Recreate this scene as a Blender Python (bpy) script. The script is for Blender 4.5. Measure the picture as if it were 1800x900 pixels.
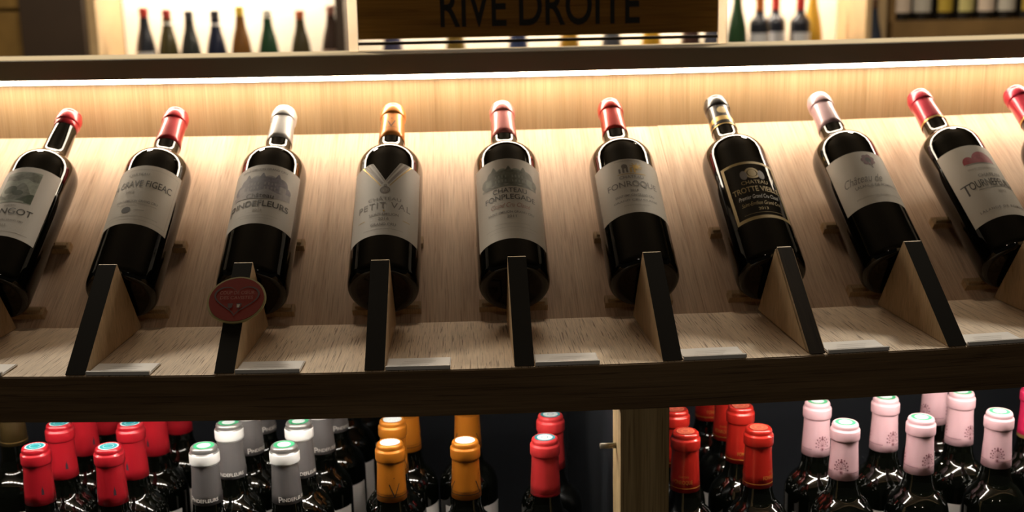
import bpy, bmesh, math, random
from mathutils import Vector, Matrix
random.seed(4)
scene = bpy.context.scene
for o in list(bpy.data.objects): bpy.data.objects.remove(o)
C = scene.collection
R = math.radians
sin, cos, pi = math.sin, math.cos, math.pi

# ------------------------------------------------------------------ camera
cam_d = bpy.data.cameras.new('camera'); cam = bpy.data.objects.new('camera', cam_d); C.objects.link(cam)
PITCH, YAW, ROLL = 0.219034, 0.0400867, 0.0191415
fwd0 = Vector((sin(YAW), cos(YAW), 0)); rt0 = Vector((cos(YAW), -sin(YAW), 0))
fwd = fwd0*cos(PITCH) + Vector((0, 0, -sin(PITCH))); up0 = fwd0*sin(PITCH) + Vector((0, 0, cos(PITCH)))
rt = rt0*cos(ROLL) - up0*sin(ROLL); up = rt0*sin(ROLL) + up0*cos(ROLL)
m = Matrix((rt, up, -fwd)).transposed().to_4x4(); m.translation = Vector((-0.0231923, -1.107401, 0.354087))
cam.matrix_world = m
cam_d.sensor_width = 36; cam_d.sensor_fit = 'HORIZONTAL'; cam_d.lens = 2176.79/1800*36
cam_d.clip_start = .05; cam_d.clip_end = 60
cam_d.dof.use_dof = True; cam_d.dof.focus_distance = 1.21; cam_d.dof.aperture_fstop = 5.4
scene.camera = cam

# ------------------------------------------------------------------ world, exposure
w = bpy.data.worlds.new('world'); scene.world = w; w.use_nodes = True
w.node_tree.nodes['Background'].inputs[0].default_value = (1.0, .86, .66, 1)
w.node_tree.nodes['Background'].inputs[1].default_value = .02
vs = scene.view_settings
vs.view_transform = 'Standard'; vs.look = 'None'; vs.gamma = 1; vs.use_curve_mapping = False; vs.exposure = 0.0

LED_L, NICHE_L, UNDER_L = 23.5, 70.0, 92.0
WARM = (1.0, .83, .63); WARM2 = (1.0, .94, .86)
# two ceiling spots of the shop, behind the camera
for (x, y, z, e) in ((-.55, -1.9, 1.75, 6), (.75, -2.2, 1.75, 6), (1.05, 1.68, 1.47, 84), (-.95, 1.68, 1.47, 84)):
    l = bpy.data.lights.new('ceiling_spot', 'POINT'); l.energy = e; l.color = (1, .88, .7); l.shadow_soft_size = .03 if y < 0 else .14
    o = bpy.data.objects.new('ceiling_spot', l); o.location = (x, y, z); C.objects.link(o)

# ------------------------------------------------------------------ materials
def nodes(name):
    mt = bpy.data.materials.new(name); mt.use_nodes = True
    nt = mt.node_tree; return mt, nt, nt.nodes['Principled BSDF']
def setp(b, **k):
    for a, v in k.items():
        a = a.replace('_', ' ')
        if a in b.inputs: b.inputs[a].default_value = v
def hexc(r, g, b):
    f = lambda c: (c/255/12.92 if c/255 <= .04045 else ((c/255+.055)/1.055)**2.4)
    return (f(r), f(g), f(b), 1)
def simple(name, col, rough=.5, metal=0, spec=.5, coat=0, bump=0, bscale=400, var=0, vscale=30):
    mt, nt, b = nodes(name); L = nt.links
    setp(b, Base_Color=col, Roughness=rough, Metallic=metal, Specular_IOR_Level=spec, Coat_Weight=coat, Coat_Roughness=.05)
    tc = nt.nodes.new('ShaderNodeTexCoord')
    if bump:
        n = nt.nodes.new('ShaderNodeTexNoise'); n.inputs['Scale'].default_value = bscale; n.inputs['Detail'].default_value = 3
        L.new(tc.outputs['Object'], n.inputs['Vector'])
        bp = nt.nodes.new('ShaderNodeBump'); bp.inputs['Strength'].default_value = bump; bp.inputs['Distance'].default_value = .001
        L.new(n.outputs['Fac'], bp.inputs['Height']); L.new(bp.outputs['Normal'], b.inputs['Normal'])
    if var:
        n = nt.nodes.new('ShaderNodeTexNoise'); n.inputs['Scale'].default_value = vscale; n.inputs['Detail'].default_value = 4
        L.new(tc.outputs['Object'], n.inputs['Vector'])
        r = nt.nodes.new('ShaderNodeValToRGB'); r.color_ramp.elements[0].position = .3; r.color_ramp.elements[1].position = .7
        r.color_ramp.elements[0].color = tuple(c*(1-var) for c in col[:3])+(1,); r.color_ramp.elements[1].color = col
        L.new(n.outputs['Fac'], r.inputs['Fac']); L.new(r.outputs['Color'], b.inputs['Base Color'])
    return mt
def emit(name, col, s):
    mt, nt, b = nodes(name); setp(b, Base_Color=(0, 0, 0, 1), Emission_Color=tuple(col)+(1,), Emission_Strength=s, Roughness=.5)
    return mt
def wood(name, light, dark, along='V', pores=.5, across=60, alongs=3, pscale=520, palong=14, rough=.5, bump=.25, broad=.35):
    """straight grained wood laid out on the metric UV map"""
    mt, nt, b = nodes(name); L = nt.links; N = nt.nodes.new
    uv = N('ShaderNodeUVMap'); uv.uv_map = 'UVMap'
    def noise(sa, sl, det, dist=0, off=0):
        mp = N('ShaderNodeMapping'); sc = (sa, sl, 1) if along == 'V' else (sl, sa, 1)
        mp.inputs['Scale'].default_value = sc; mp.inputs['Location'].default_value = (off, off*.7, 0)
        L.new(uv.outputs['UV'], mp.inputs['Vector'])
        n = N('ShaderNodeTexNoise'); n.inputs['Scale'].default_value = 1; n.inputs['Detail'].default_value = det
        n.inputs['Distortion'].default_value = dist; n.noise_dimensions = '2D'
        L.new(mp.outputs['Vector'], n.inputs['Vector']); return n.outputs['Fac']
    def mix(kind, fac, a, bb):
        x = N('ShaderNodeMix'); x.data_type = 'RGBA'; x.blend_type = kind
        for s, v in ((0, fac), (6, a), (7, bb)):
            if hasattr(v, 'links') or hasattr(v, 'is_output'): L.new(v, x.inputs[s])
            else: x.inputs[s].default_value = v
        return x.outputs[2]
    def ramp(f, p0, p1, c0=(0, 0, 0, 1), c1=(1, 1, 1, 1)):
        r = N('ShaderNodeValToRGB'); r.color_ramp.elements[0].position = p0; r.color_ramp.elements[1].position = p1
        r.color_ramp.elements[0].color = c0; r.color_ramp.elements[1].color = c1; L.new(f, r.inputs['Fac']); return r.outputs['Color']
    g = ramp(noise(across, alongs, 5, .6), .3, .72)
    col = mix('MIX', g, dark, light)
    bg = ramp(noise(across*.14, alongs*.5, 3, 1.2, 3.1), .35, .68)
    col = mix('MULTIPLY', broad, col, mix('MIX', bg, (.62, .55, .48, 1), (1, 1, 1, 1)))
    fine = noise(pscale*1.3, palong*1.3, 2, .2, 7.7)
    col = mix('MULTIPLY', .22, col, ramp(fine, .3, .65))
    pr = ramp(noise(pscale, palong, 2, .3, 11.3), .62, .69, (1, 1, 1, 1), (.28, .2, .14, 1))
    col = mix('MULTIPLY', pores, col, pr)
    L.new(col, b.inputs['Base Color']); setp(b, Roughness=rough, Specular_IOR_Level=.35)
    bp = N('ShaderNodeBump'); bp.inputs['Strength'].default_value = bump; bp.inputs['Distance'].default_value = .0008
    L.new(pr, bp.inputs['Height']); L.new(bp.outputs['Normal'], b.inputs['Normal'])
    return mt

M = {}
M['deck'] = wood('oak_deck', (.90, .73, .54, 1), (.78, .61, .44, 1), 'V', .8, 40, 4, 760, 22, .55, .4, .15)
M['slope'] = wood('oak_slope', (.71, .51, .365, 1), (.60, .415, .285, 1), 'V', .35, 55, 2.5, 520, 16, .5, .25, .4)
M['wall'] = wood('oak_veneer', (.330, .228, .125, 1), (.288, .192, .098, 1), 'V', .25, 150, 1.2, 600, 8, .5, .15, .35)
M['fascia'] = wood('dark_oak_front', (.30, .20, .105, 1), (.20, .128, .065, 1), 'U', .5, 70, 2.5, 420, 9, .55, .3, .4)
M['post'] = wood('dark_oak_post', (.62, .46, .24, 1), (.46, .33, .16, 1), 'V', .5, 70, 2.5, 420, 9, .55, .3, .4)
M['wedge_side'] = wood('wedge_side', (.74, .55, .34, 1), (.60, .43, .25, 1), 'V', .35, 60, 6, 700, 40, .55, .3, .3)
M['wedge_front_shade'] = simple('wedge_front_shade', (.011, .0085, .0045, 1), .65, spec=.15)  # near-black: the shade on the wooden front faces is put into the colour
M['wedge_front_shade2'] = wood('wedge_front_swirl', (.05, .032, .016, 1), (.022, .014, .008, 1), 'V', .3, 90, 14, 400, 20, .4, .1, .5)
M['peg'] = wood('peg_wood', (.58, .41, .23, 1), (.44, .30, .16, 1), 'V', .3, 60, 6, 700, 40, .55, .2, .3)
M['shelf_top'] = simple('shelf_top', (.86, .72, .47, 1), .7, spec=.1)
M['shelf_front'] = simple('shelf_front', (.27, .225, .145, 1), .5, bump=.05)
M['black'] = simple('black_board', (.012, .012, .013, 1), .5)
M['partition'] = simple('black_laminate', (.020, .022, .026, 1), .35)
M['glass'] = simple('bottle_glass', (.0014, .0018, .001, 1), .018, spec=.55)
M['glass_brown'] = simple('bottle_glass_brown', (.0065, .0035, .002, 1), .04, spec=.55)
M['led'] = emit('led_diffuser', WARM, LED_L)
M['niche_led'] = emit('niche_led', (1, .92, .80), NICHE_L)
M['under_led'] = emit('under_led', WARM2, UNDER_L)
M['alu'] = simple('aluminium', (.5, .47, .42, 1), .35, 1)
M['paper'] = simple('label_paper', (.70, .66, .61, 1), .55, bump=.08, bscale=900)
M['paper_cream'] = simple('label_cream', (.70, .64, .56, 1), .55, bump=.08, bscale=900)
M['paper_black'] = simple('label_black', (.008, .0075, .006, 1), .07)
M['gold'] = simple('gold_print', (.55, .38, .13, 1), .35, .8)
M['gold_dull'] = simple('dull_gold_print', (.42, .31, .13, 1), .45, .3)
M['ink'] = simple('dark_ink', (.045, .038, .032, 1), .5)
M['ink_grey'] = simple('grey_ink', (.22, .19, .17, 1), .5)
M['ink_faint'] = simple('faint_ink', (.42, .37, .32, 1), .5)
M['ink_red'] = simple('red_brown_ink', (.38, .15, .09, 1), .5)
M['pic_green'] = simple('picture_green', (.25, .265, .215, 1), .55, var=.5, vscale=260)
M['pic_green2'] = simple('picture_pale_green', (.40, .43, .36, 1), .55, var=.3, vscale=200)
M['pic_dkgreen'] = simple('picture_dark_green', (.08, .11, .065, 1), .55, var=.5, vscale=200)
M['pic_grey'] = simple('picture_violet_grey', (.27, .25, .30, 1), .55, var=.35, vscale=260)
M['pic_grey2'] = simple('picture_pale_grey', (.44, .41, .43, 1), .55, var=.25, vscale=260)
M['pic_pink'] = simple('picture_pink', (.50, .09, .11, 1), .55, var=.3, vscale=200)
M['ribbon'] = simple('ribbon_grey', (.36, .31, .29, 1), .5)
M['red_foil'] = simple('red_foil', (.50, .012, .022, 1), .36, .25, bump=.06, bscale=700, coat=.6)
M['crimson_foil'] = simple('crimson_foil', (.50, .018, .05, 1), .33, .3, bump=.05, bscale=700, coat=.6)
M['rose_foil'] = simple('rose_foil', (.62, .17, .16, 1), .36, .25, bump=.05, coat=.6)
M['coral_foil'] = simple('coral_foil', (.60, .032, .034, 1), .42, .1, bump=.05)
M['brick_foil'] = simple('scarlet_foil', (.50, .02, .012, 1), .3, .35, bump=.05, coat=.6)
M['orange_foil'] = simple('orange_foil', (.72, .24, .022, 1), .38, .35, bump=.05, coat=.6)
M['orange_foil_dim'] = simple('orange_foil_dim', (.50, .165, .012, 1), .4, .35, bump=.05)  # same orange foil, darkened to paint the dimmer light in the cupboard
M['silver_foil'] = simple('silver_foil', (.62, .61, .61, 1), .36, .3, bump=.05, coat=.6)
M['grey_foil'] = simple('grey_foil', (.135, .125, .122, 1), .5, .1, bump=.06)
M['white_band'] = simple('white_band', (.90, .89, .85, 1), .45)
M['pewter'] = simple('pewter_foil', (.33, .32, .30, 1), .3, .6)
M['mauve_foil'] = simple('mauve_foil', (.52, .34, .38, 1), .4, .15, bump=.05, coat=.6)
M['pink_foil'] = simple('pink_foil', (.66, .41, .44, 1), .48, .05, bump=.06)
M['magenta_foil'] = simple('magenta_foil', (.60, .02, .09, 1), .4, .1)
M['black_foil'] = simple('black_foil', (.02, .018, .016, 1), .3, .2, coat=.6)
M['olive_foil'] = simple('olive_gold_foil', (.05, .03, .006, 1), .5, .1)
M['teal'] = simple('seal_teal', (.012, .30, .33, 1), .5, var=.35, vscale=350)
M['seal_white'] = simple('seal_white', (.72, .78, .78, 1), .5, var=.3, vscale=600)
M['seal_green'] = simple('seal_green', (.05, .42, .18, 1), .5, var=.3, vscale=350)
M['seal_red'] = simple('seal_emboss', (.62, .08, .05, 1), .3, .4, bump=.8, bscale=900)
M['seal_ridge'] = simple('seal_ridge', (.80, .22, .12, 1), .3, .4)  # lighter red paints the specular shine of the embossed ridges
M['navy_print'] = simple('dark_emblem', (.05, .025, .035, 1), .5)
M['gold_on_red'] = simple('gold_on_red', (.58, .22, .04, 1), .4, .4)
M['plum_print'] = simple('plum_emblem', (.20, .07, .085, 1), .5)
M['white_print'] = simple('white_print', (.78, .74, .68, 1), .5)
M['black_print'] = simple('black_print', (.02, .012, .008, 1), .5)
M['badge_rim'] = simple('badge_rim', (.42, .36, .16, 1), .4)
M['badge_red'] = simple('badge_red', (.25, .020, .008, 1), .6, spec=.15)
M['badge_dark'] = simple('badge_dark', (.06, .008, .006, 1), .5)
M['badge_text'] = simple('badge_text', (.34, .07, .035, 1), .5)
M['badge_white'] = simple('badge_white', (.55, .48, .40, 1), .5)
M['card'] = simple('price_card', (.86, .85, .85, 1), .5)
M['card_print'] = simple('price_card_print', (.60, .58, .57, 1), .5)
def clear(name, col=(1, 1, 1, 1), rough=.06):
    mt, nt, b = nodes(name); setp(b, Base_Color=col, Roughness=rough, Transmission_Weight=1.0, IOR=1.46); return mt
M['acrylic'] = simple('pale_plastic', (.86, .85, .85, 1), .18, spec=.6)
M['frost'] = clear('pale_acrylic', (.80, .68, .52, 1), .4)
M['sign'] = wood('sign_board', (.42, .25, .06, 1), (.30, .165, .035, 1), 'U', .2, 50, 3, 300, 9, .4, .1, .3)
def backlit(mt, f):
    nt = mt.node_tree; b = nt.nodes['Principled BSDF']; out = nt.nodes['Material Output']
    t = nt.nodes.new('ShaderNodeBsdfTranslucent'); x = nt.nodes.new('ShaderNodeMixShader'); x.inputs[0].default_value = f
    src = b.inputs['Base Color'].links[0].from_socket
    nt.links.new(src, t.inputs['Color']); nt.links.new(b.outputs[0], x.inputs[1]); nt.links.new(t.outputs[0], x.inputs[2]); nt.links.new(x.outputs[0], out.inputs[0])
backlit(M['sign'], .30)
M['sign_letter'] = simple('sign_letter', (.010, .008, .006, 1), .5)
M['bg_panel'] = simple('niche_panel', (.84, .76, .62, 1), .5, var=.08, vscale=8)
M['bg_dark'] = simple('dark_brown_pillar', (.045, .026, .014, 1), .5, var=.2, vscale=6)
M['bg_wood'] = simple('tan_wood', (.50, .34, .17, 1), .5, var=.2, vscale=10)
M['bg_brown'] = simple('rack_brown', (.24, .135, .045, 1), .5, var=.25, vscale=12)
M['bg_amber'] = simple('amber_wood', (.34, .19, .045, 1), .5, var=.35, vscale=9)
M['floor'] = simple('floor_dark', (.05, .035, .025, 1), .5, var=.3, vscale=4)
M['room'] = simple('room_plaster', (.10, .075, .05, 1), .7, var=.1, vscale=4)
def bgm(n, c, r=.3): return simple(n, c, r)

# ------------------------------------------------------------------ object helpers
def link(name, me, mat=None, parent=None):
    o = bpy.data.objects.new(name, me); C.objects.link(o)
    if mat is not None:
        for x in (mat if isinstance(mat, (list, tuple)) else [mat]): me.materials.append(x)
    if parent is not None: o.parent = parent
    return o
def mesh(name, V, F, mat=None, parent=None, uv=None, smooth=False, mi=None):
    me = bpy.data.meshes.new(name); me.from_pydata(V, [], F)
    if uv is not None:
        l = me.uv_layers.new(name='UVMap')
        for p in me.polygons:
            for k, li in enumerate(p.loop_indices): l.data[li].uv = uv[p.index][k]
    if mi is not None:
        for p, i in zip(me.polygons, mi): p.material_index = i
    if smooth: me.polygons.foreach_set('use_smooth', [True]*len(me.polygons))
    me.update()
    return link(name, me, mat, parent)
def tag(o, label=None, cat=None, group=None, kind=None):
    if label: o['label'] = label
    if cat: o['category'] = cat
    if group: o['group'] = group
    if kind: o['kind'] = kind
    return o
def thing(name, label, cat, loc=(0, 0, 0), rot=(0, 0, 0), group=None):
    o = bpy.data.objects.new(name, None); C.objects.link(o); o.location = loc; o.rotation_euler = rot; o.empty_display_size = .02
    return tag(o, label, cat, group)
def boxdata(x0, x1, y0, y1, z0, z1, bev=0):
    bm = bmesh.new(); bmesh.ops.create_cube(bm, size=1)
    for v in bm.verts: v.co = Vector(((x0+x1)/2+v.co.x*(x1-x0), (y0+y1)/2+v.co.y*(y1-y0), (z0+z1)/2+v.co.z*(z1-z0)))
    if bev: bmesh.ops.bevel(bm, geom=bm.edges[:], offset=bev, segments=2, affect='EDGES', profile=.5)
    return bm
def cubeuv(bm):
    l = bm.loops.layers.uv.verify()
    for f in bm.faces:
        n = f.normal; ax = max(range(3), key=lambda i: abs(n[i]))
        for lp in f.loops:
            c = lp.vert.co
            lp[l].uv = (c.y, c.z) if ax == 0 else ((c.x, c.z) if ax == 1 else (c.x, c.y))
def bmo(name, bm, mat, parent=None, smooth=False):
    bm.normal_update(); cubeuv(bm)
    bm.loops.layers.uv.active.name if False else None
    me = bpy.data.meshes.new(name); bm.to_mesh(me); bm.free()
    if me.uv_layers: me.uv_layers[0].name = 'UVMap'
    if smooth: me.polygons.foreach_set('use_smooth', [True]*len(me.polygons))
    return link(name, me, mat, parent)
def box(name, x0, x1, y0, y1, z0, z1, mat, parent=None, bev=0):
    return bmo(name, boxdata(x0, x1, y0, y1, z0, z1, bev), mat, parent)

# ------------------------------------------------------------------ the curved counter: arc coordinate s, depth y
RC = 1/0.20013389958
def W(s, y, z):
    a = s/RC; return Vector(((RC-y)*sin(a), RC-(RC-y)*cos(a), z))
def ang(s): return s/RC
def arc(name, s0, s1, prof, mat, parent, n=None, uvo=(0, 0), mi=None):
    """sweep a closed (y,z) profile along the arc, with metric UVs (u = along the counter, v = round the profile)"""
    n = n or max(1, int(abs(s1-s0)/.045)); k = len(prof); V = []; F = []; UV = []; MI = []
    per = [0]
    for i in range(k): per.append(per[-1]+math.dist(prof[i], prof[(i+1) % k]))
    ss = [s0+(s1-s0)*i/n for i in range(n+1)]
    for s in ss:
        for (y, z) in prof: V.append(W(s, y, z))
    for i in range(n):
        for j in range(k):
            j2 = (j+1) % k
            F.append((i*k+j, (i+1)*k+j, (i+1)*k+j2, i*k+j2))
            a, b, c, d = ss[i]+uvo[0], ss[i+1]+uvo[0], per[j]+uvo[1], per[j+1]+uvo[1]
            UV.append([(a, c), (b, c), (b, d), (a, d)]); MI.append(mi[j] if mi else 0)
    F.append(tuple(range(k))); UV.append([(y, z) for (y, z) in prof]); MI.append(0)
    F.append(tuple(n*k+j for j in reversed(range(k)))); UV.append([prof[j] for j in reversed(range(k))]); MI.append(0)
    return mesh(name, V, F, mat, parent, UV, mi=MI)
def rect(y0, y1, z0, z1): return [(y0, z0), (y1, z0), (y1, z1), (y0, z1)]

TH = 0.596081; D = 0.167255; CT, ST = cos(TH), sin(TH); LS = .3127
X0, SP = 0.0311274, 0.1404813
def bpt(u, n): return (D+u*CT-n*ST, u*ST+n*CT)       # (y,z) of board coordinates: u up the slope, n off it
S0, S1 = -1.25, 1.35
ytop = bpt(LS, 0)

stand = thing('display_counter', 'curved oak wine display counter with sloped bottle board and open cupboard below', 'counter')
arc('deck_board', S0, S1, [(.0015, -.019), (.19, -.019), (.19, 0), (.0015, 0)], M['deck'], stand)
arc('front_edge', S0, S1, [(0, -.0449), (.02, -.0449), (.02, -.0192), (.0012, -.0192), (.0012, -.0006), (0, -.0012)], M['fascia'], stand)
JO = .2439
for q, (a, b) in enumerate(((S0, -.6601), (-.66, JO-.00005), (JO+.00005, S1))):
    lift = .0006 if q == 2 else 0
    pr = [bpt(-.001, 0+lift), bpt(LS, 0+lift), bpt(LS, -.018+lift), bpt(.0, -.018+lift)]
    arc('sloped_panel', a, b, pr, M['slope'], stand, uvo=(q*3.7, q*1.3))
arc('back_panel', S0, S1, [(ytop[0]-.004, .10), (ytop[0]+.014, .10), (ytop[0]+.014, .2533), (ytop[0]-.004, .2533)], M['wall'], stand)
arc('top_shelf', S0, S1, rect(.3905, .485, .2534, .2709), M['shelf_top'], stand)
arc('shelf_front', S0, S1, rect(.3835, .390, .2466, .2703), M['shelf_front'], stand)
arc('cupboard_floor', S0, S1, rect(.02, .60, -.447, -.427), M['black'], stand)
arc('cupboard_back', S0, S1, rect(.585, .60, -.426, .08), M['partition'], stand)
arc('plinth', S0, S1, rect(.05, .58, -.80, -.4475), M['black'], stand)
post = arc('corner_post', .1216, .1684, rect(.0, .05, -.4265, -.0452), M['post'], stand, n=1)
arc('partition', .136, .154, rect(.0505, .58, -.4265, -.03), M['partition'], stand, n=1)
# small dark dowel sticking out of the post
bm = bmesh.new(); bmesh.ops.create_cone(bm, cap_ends=True, segments=14, radius1=.0028, radius2=.0028, depth=.016)
dw = bmo('shelf_dowel', bm, M['shelf_front'], post, True); dw.location = W(.1138, .03, -.0925); dw.rotation_euler = (0, R(90), ang(.114))
# little cross bars on the board that carry the bottles
def bar_mesh():
    bm = boxdata(-.0368, .0368, -.0055, .0055, 0, .0110)
    bmesh.ops.bevel(bm, geom=[e for e in bm.edges if all(v.co.z > .01 for v in e.verts)], offset=.003, segments=2, affect='EDGES')
    return bmo('support_bar', bm, M['peg'], stand)
p0 = None
for i in range(10):
    sc = X0-.00117+(i-4)*SP
    for u in (.018, .115):
        if p0 is None: p0 = bar_mesh(); o = p0
        else: o = p0.copy(); C.objects.link(o); o.parent = stand
        y, z = bpt(u, .0001 if sc < JO else .0006); o.location = W(sc, y, z)
        o.rotation_euler = (TH, 0, ang(sc))

# LED strip under the top shelf
led = thing('led_strip', 'long bright warm white light strip under the top shelf edge', 'light')
arc('diffuser', S0, S1, [(.3840, .2414), (.4110, .2414), (.4120, .2422), (.4120, .2464), (.3840, .2464)], M['led'], led)
arc('profile', S0, S1, rect(.4122, .4150, .2400, .2533), M['alu'], led)

# strip lights under the deck, inside the cupboard
ul = thing('cupboard_light', 'row of white light bars under the counter deck above the standing bottles', 'light')
s = -.86
while s < .11:
    arc('light_bar', s, s+.045, rect(.108, .116, -.0245, -.0205), M['under_led'], ul, n=1); s += .065
arc('light_bar', .20, .92, rect(.108, .116, -.0245, -.0205), M['under_led'], ul)
arc('mounting_rail', S0, S1, rect(.104, .120, -.0203, -.0192), M['alu'], ul)

# ------------------------------------------------------------------ lettering and print, wrapped round bottles
TXT = {}
def text2d(body, shear=0, weight=0, spacing=1):
    k = (body, shear, weight, spacing)
    if k in TXT: return TXT[k]
    cu = bpy.data.curves.new('t', 'FONT'); cu.body = body; cu.size = 1; cu.shear = shear; cu.offset = weight; cu.space_character = spacing
    cu.resolution_u = 5; cu.fill_mode = 'FRONT'
    o = bpy.data.objects.new('t', cu); C.objects.link(o); bpy.context.view_layer.update()
    dg = bpy.context.evaluated_depsgraph_get(); me = bpy.data.meshes.new_from_object(o.evaluated_get(dg))
    V = [(v.co.x, v.co.y) for v in me.vertices]; F = [tuple(p.vertices) for p in me.polygons]
    bpy.data.objects.remove(o); bpy.data.curves.remove(cu); bpy.data.meshes.remove(me)
    x0 = min(v[0] for v in V); x1 = max(v[0] for v in V); y0 = min(v[1] for v in V); y1 = max(v[1] for v in V)
    V = [(x-(x0+x1)/2, y-y0) for x, y in V]
    TXT[k] = (V, F, x1-x0, y1-y0); return TXT[k]
class Print:
    """flat print gathered in label coordinates (x along the girth, z up the bottle), then wrapped on radius r(z)"""
    def __init__(s): s.V = []; s.F = []; s.MI = []; s.mats = []; s.lev = 0
    def _m(s, mt):
        if mt not in s.mats: s.mats.append(mt)
        return s.mats.index(mt)
    def add(s, V, F, mt, lift=None):
        b = len(s.V); i = s._m(mt); s.lev += 1
        l = .00018+.000008*min(s.lev, 14)+.000003*max(0, s.lev-14) if lift is None else lift
        s.V += [(x, z, l) for x, z in V]; s.F += [tuple(b+q for q in f) for f in F]; s.MI += [i]*len(F)
    def text(s, body, x, z, width=None, h=None, mt=None, shear=0, weight=.01, spacing=1, arch=0):
        V, F, w, hh = text2d(body, shear, weight, spacing)
        k = (width/w) if width else h/hh; ky = (h/hh) if h else k
        s.add([(x+vx*k, z+vy*ky+arch*(vx*k)**2) for vx, vy in V], F, mt, .00042)
    def prof(s, x0, x1, lo, hi, mt, n=14):
        V = []; F = []; n = max(n, int((x1-x0)/.0012)+1)
        for i in range(n+1):
            x = x0+(x1-x0)*i/n; a, b = lo(x), hi(x); V += [(x, min(a, b)), (x, max(a, b))]
        for i in range(n): F.append((2*i, 2*i+2, 2*i+3, 2*i+1))
        s.add(V, F, mt)
    def rect(s, x0, x1, z0, z1, mt): s.prof(x0, x1, lambda x: z0, lambda x: z1, mt, max(1, int((x1-x0)/.003)))
    def ell(s, cx, cz, rx, rz, mt, n=14):
        f = lambda x: rz*math.sqrt(max(0, 1-((x-cx)/rx)**2))
        s.prof(cx-rx, cx+rx, lambda x: cz-f(x), lambda x: cz+f(x), mt, n)
    def ring(s, cx, cz, r0, r1, mt, n=20):
        V = []; F = []
        for i in range(n):
            a = 2*pi*i/n; V += [(cx+r0*cos(a), cz+r0*sin(a)), (cx+r1*cos(a), cz+r1*sin(a))]
        for i in range(n): j = (i+1) % n; F.append((2*i, 2*i+1, 2*j+1, 2*j))
        s.add(V, F, mt)
    def quad(s, pts, mt):
        if len(pts) != 4: s.add(pts, [tuple(range(len(pts)))], mt); return
        n = max(1, int(max(math.dist(pts[0], pts[1]), math.dist(pts[3], pts[2]))/.003)); q = max(1, int(max(math.dist(pts[1], pts[2]), math.dist(pts[0], pts[3]))/.003)); V = []; F = []
        for i in range(n+1):
            for j in range(q+1):
                u, v = i/n, j/q
                V.append(tuple((pts[0][c]*(1-u)+pts[1][c]*u)*(1-v)+(pts[3][c]*(1-u)+pts[2][c]*u)*v for c in (0, 1)))
        for i in range(n):
            for j in range(q): a = i*(q+1)+j; F.append((a, a+q+1, a+q+2, a+1))
        s.add(V, F, mt)
    def line(s, x0, z0, x1, z1, t, mt):
        d = math.hypot(x1-x0, z1-z0); nx, nz = -(z1-z0)/d*t/2, (x1-x0)/d*t/2
        s.quad([(x0-nx, z0-nz), (x1-nx, z1-nz), (x1+nx, z1+nz), (x0+nx, z0+nz)], mt)
    def build(s, name, rad, parent, phi0=0):
        V = []
        for x, z, l in s.V:
            r = rad(z)+l; a = x/rad(z)+phi0; V.append((r*sin(a), -r*cos(a), z))
        return mesh(name, V, s.F, s.mats, parent, mi=s.MI)
    def flat(s, name, parent, y=0):
        return mesh(name, [(x, y-l, z) for x, z, l in s.V], s.F, s.mats, parent, mi=s.MI)
def interp(prof, z):
    for (r0, z0), (r1, z1) in zip(prof, prof[1:]):
        if z0 <= z <= z1 and z1 > z0: return r0+(r1-r0)*(z-z0)/(z1-z0)
    return prof[-1][0]
def lathe(name, prof, mat, parent=None, seg=40, mi=None):
    V = []; F = []; MI = []; rows = []
    for (r, z) in prof:
        if r < 1e-6: rows.append([len(V)]); V.append((0, 0, z))
        else:
            rows.append(list(range(len(V), len(V)+seg)))
            V += [(r*cos(2*pi*i/seg), r*sin(2*pi*i/seg), z) for i in range(seg)]
    for q, (a, b) in enumerate(zip(rows, rows[1:])):
        for i in range(seg):
            j = (i+1) % seg
            if len(a) == 1: f = (a[0], b[j], b[i])
            elif len(b) == 1: f = (a[i], a[j], b[0])
            else: f = (a[i], a[j], b[j], b[i])
            F.append(f); MI.append(mi[q] if mi else 0)
    o = mesh(name, V, F, mat, parent, smooth=True, mi=MI); return o
def sheet(name, r, half, z0, zt, mat, parent, n=48):
    """a paper label: half = half width (m) along the girth, zt(x) = its upper edge"""
    V = []; F = []
    for i in range(n+1):
        x = -half+2*half*i/n; a = x/r; t = zt(x)
        for (rr, z) in ((r+.00012, z0), (r+.00012, t), (r+.00002, t), (r+.00002, z0)): V.append((rr*sin(a), -rr*cos(a), z))
    for i in range(n):
        b = i*4; c = b+4
        F += [(b, c, c+1, b+1), (b+1, c+1, c+2, b+2), (b+3, b, c, c+3)[::-1]]
    return mesh(name, V, F, mat, parent)

# Bordeaux bottle: radius / height
def bordeaux(rb, h, ns=1.0, punt=.003, k=None):
    k = h-.290 if k is None else k; e = h-.290
    return [(0, punt), (.018, punt*.8), (.027, .0015), (.031, .0), (.0345*rb/.0375, .0012), (rb-.0006, .005), (rb, .010), (rb, .178+k),
            (rb*.994, .186+k), (rb*.965, .1930+k), (rb*.90, .1992+k), (rb*.79, .2052+k), (rb*.65, .2104+k), (rb*.54, .2142+k),
            (.0174*ns, .2180+k), (.0159*ns, .2222+k), (.0152*ns, .2275+k), (.0147*ns, .238+e), (.0135*ns, .262+e), (.0132*ns, .283+e), (0, .284+e)]
def capsule_prof(h, zb, ns=1.0, glass=None):
    """foil capsule from zb to the top of a bottle of height h"""
    gl = [(r+.00045, z) for r, z in glass if zb < z < h-.021]; g0 = interp(glass, zb)
    return [(g0-.0002, zb), (g0+.00055, zb+.0003)]+gl+[
            (.0139*ns, h-.0200), (.0139*ns, h-.0195), (.0150*ns, h-.0187), (.0153*ns, h-.0175), (.0153*ns, h-.0085), (.0149*ns, h-.0072),
            (.0137*ns, h-.0064), (.0134*ns, h-.0052), (.0138*ns, h-.0036), (.0130*ns, h-.0012), (.0118*ns, h-.0001), (.0108*ns, h), (.0103*ns, h-.0006), (0, h-.0006)]
HB = .2915; RB = .0375
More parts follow.
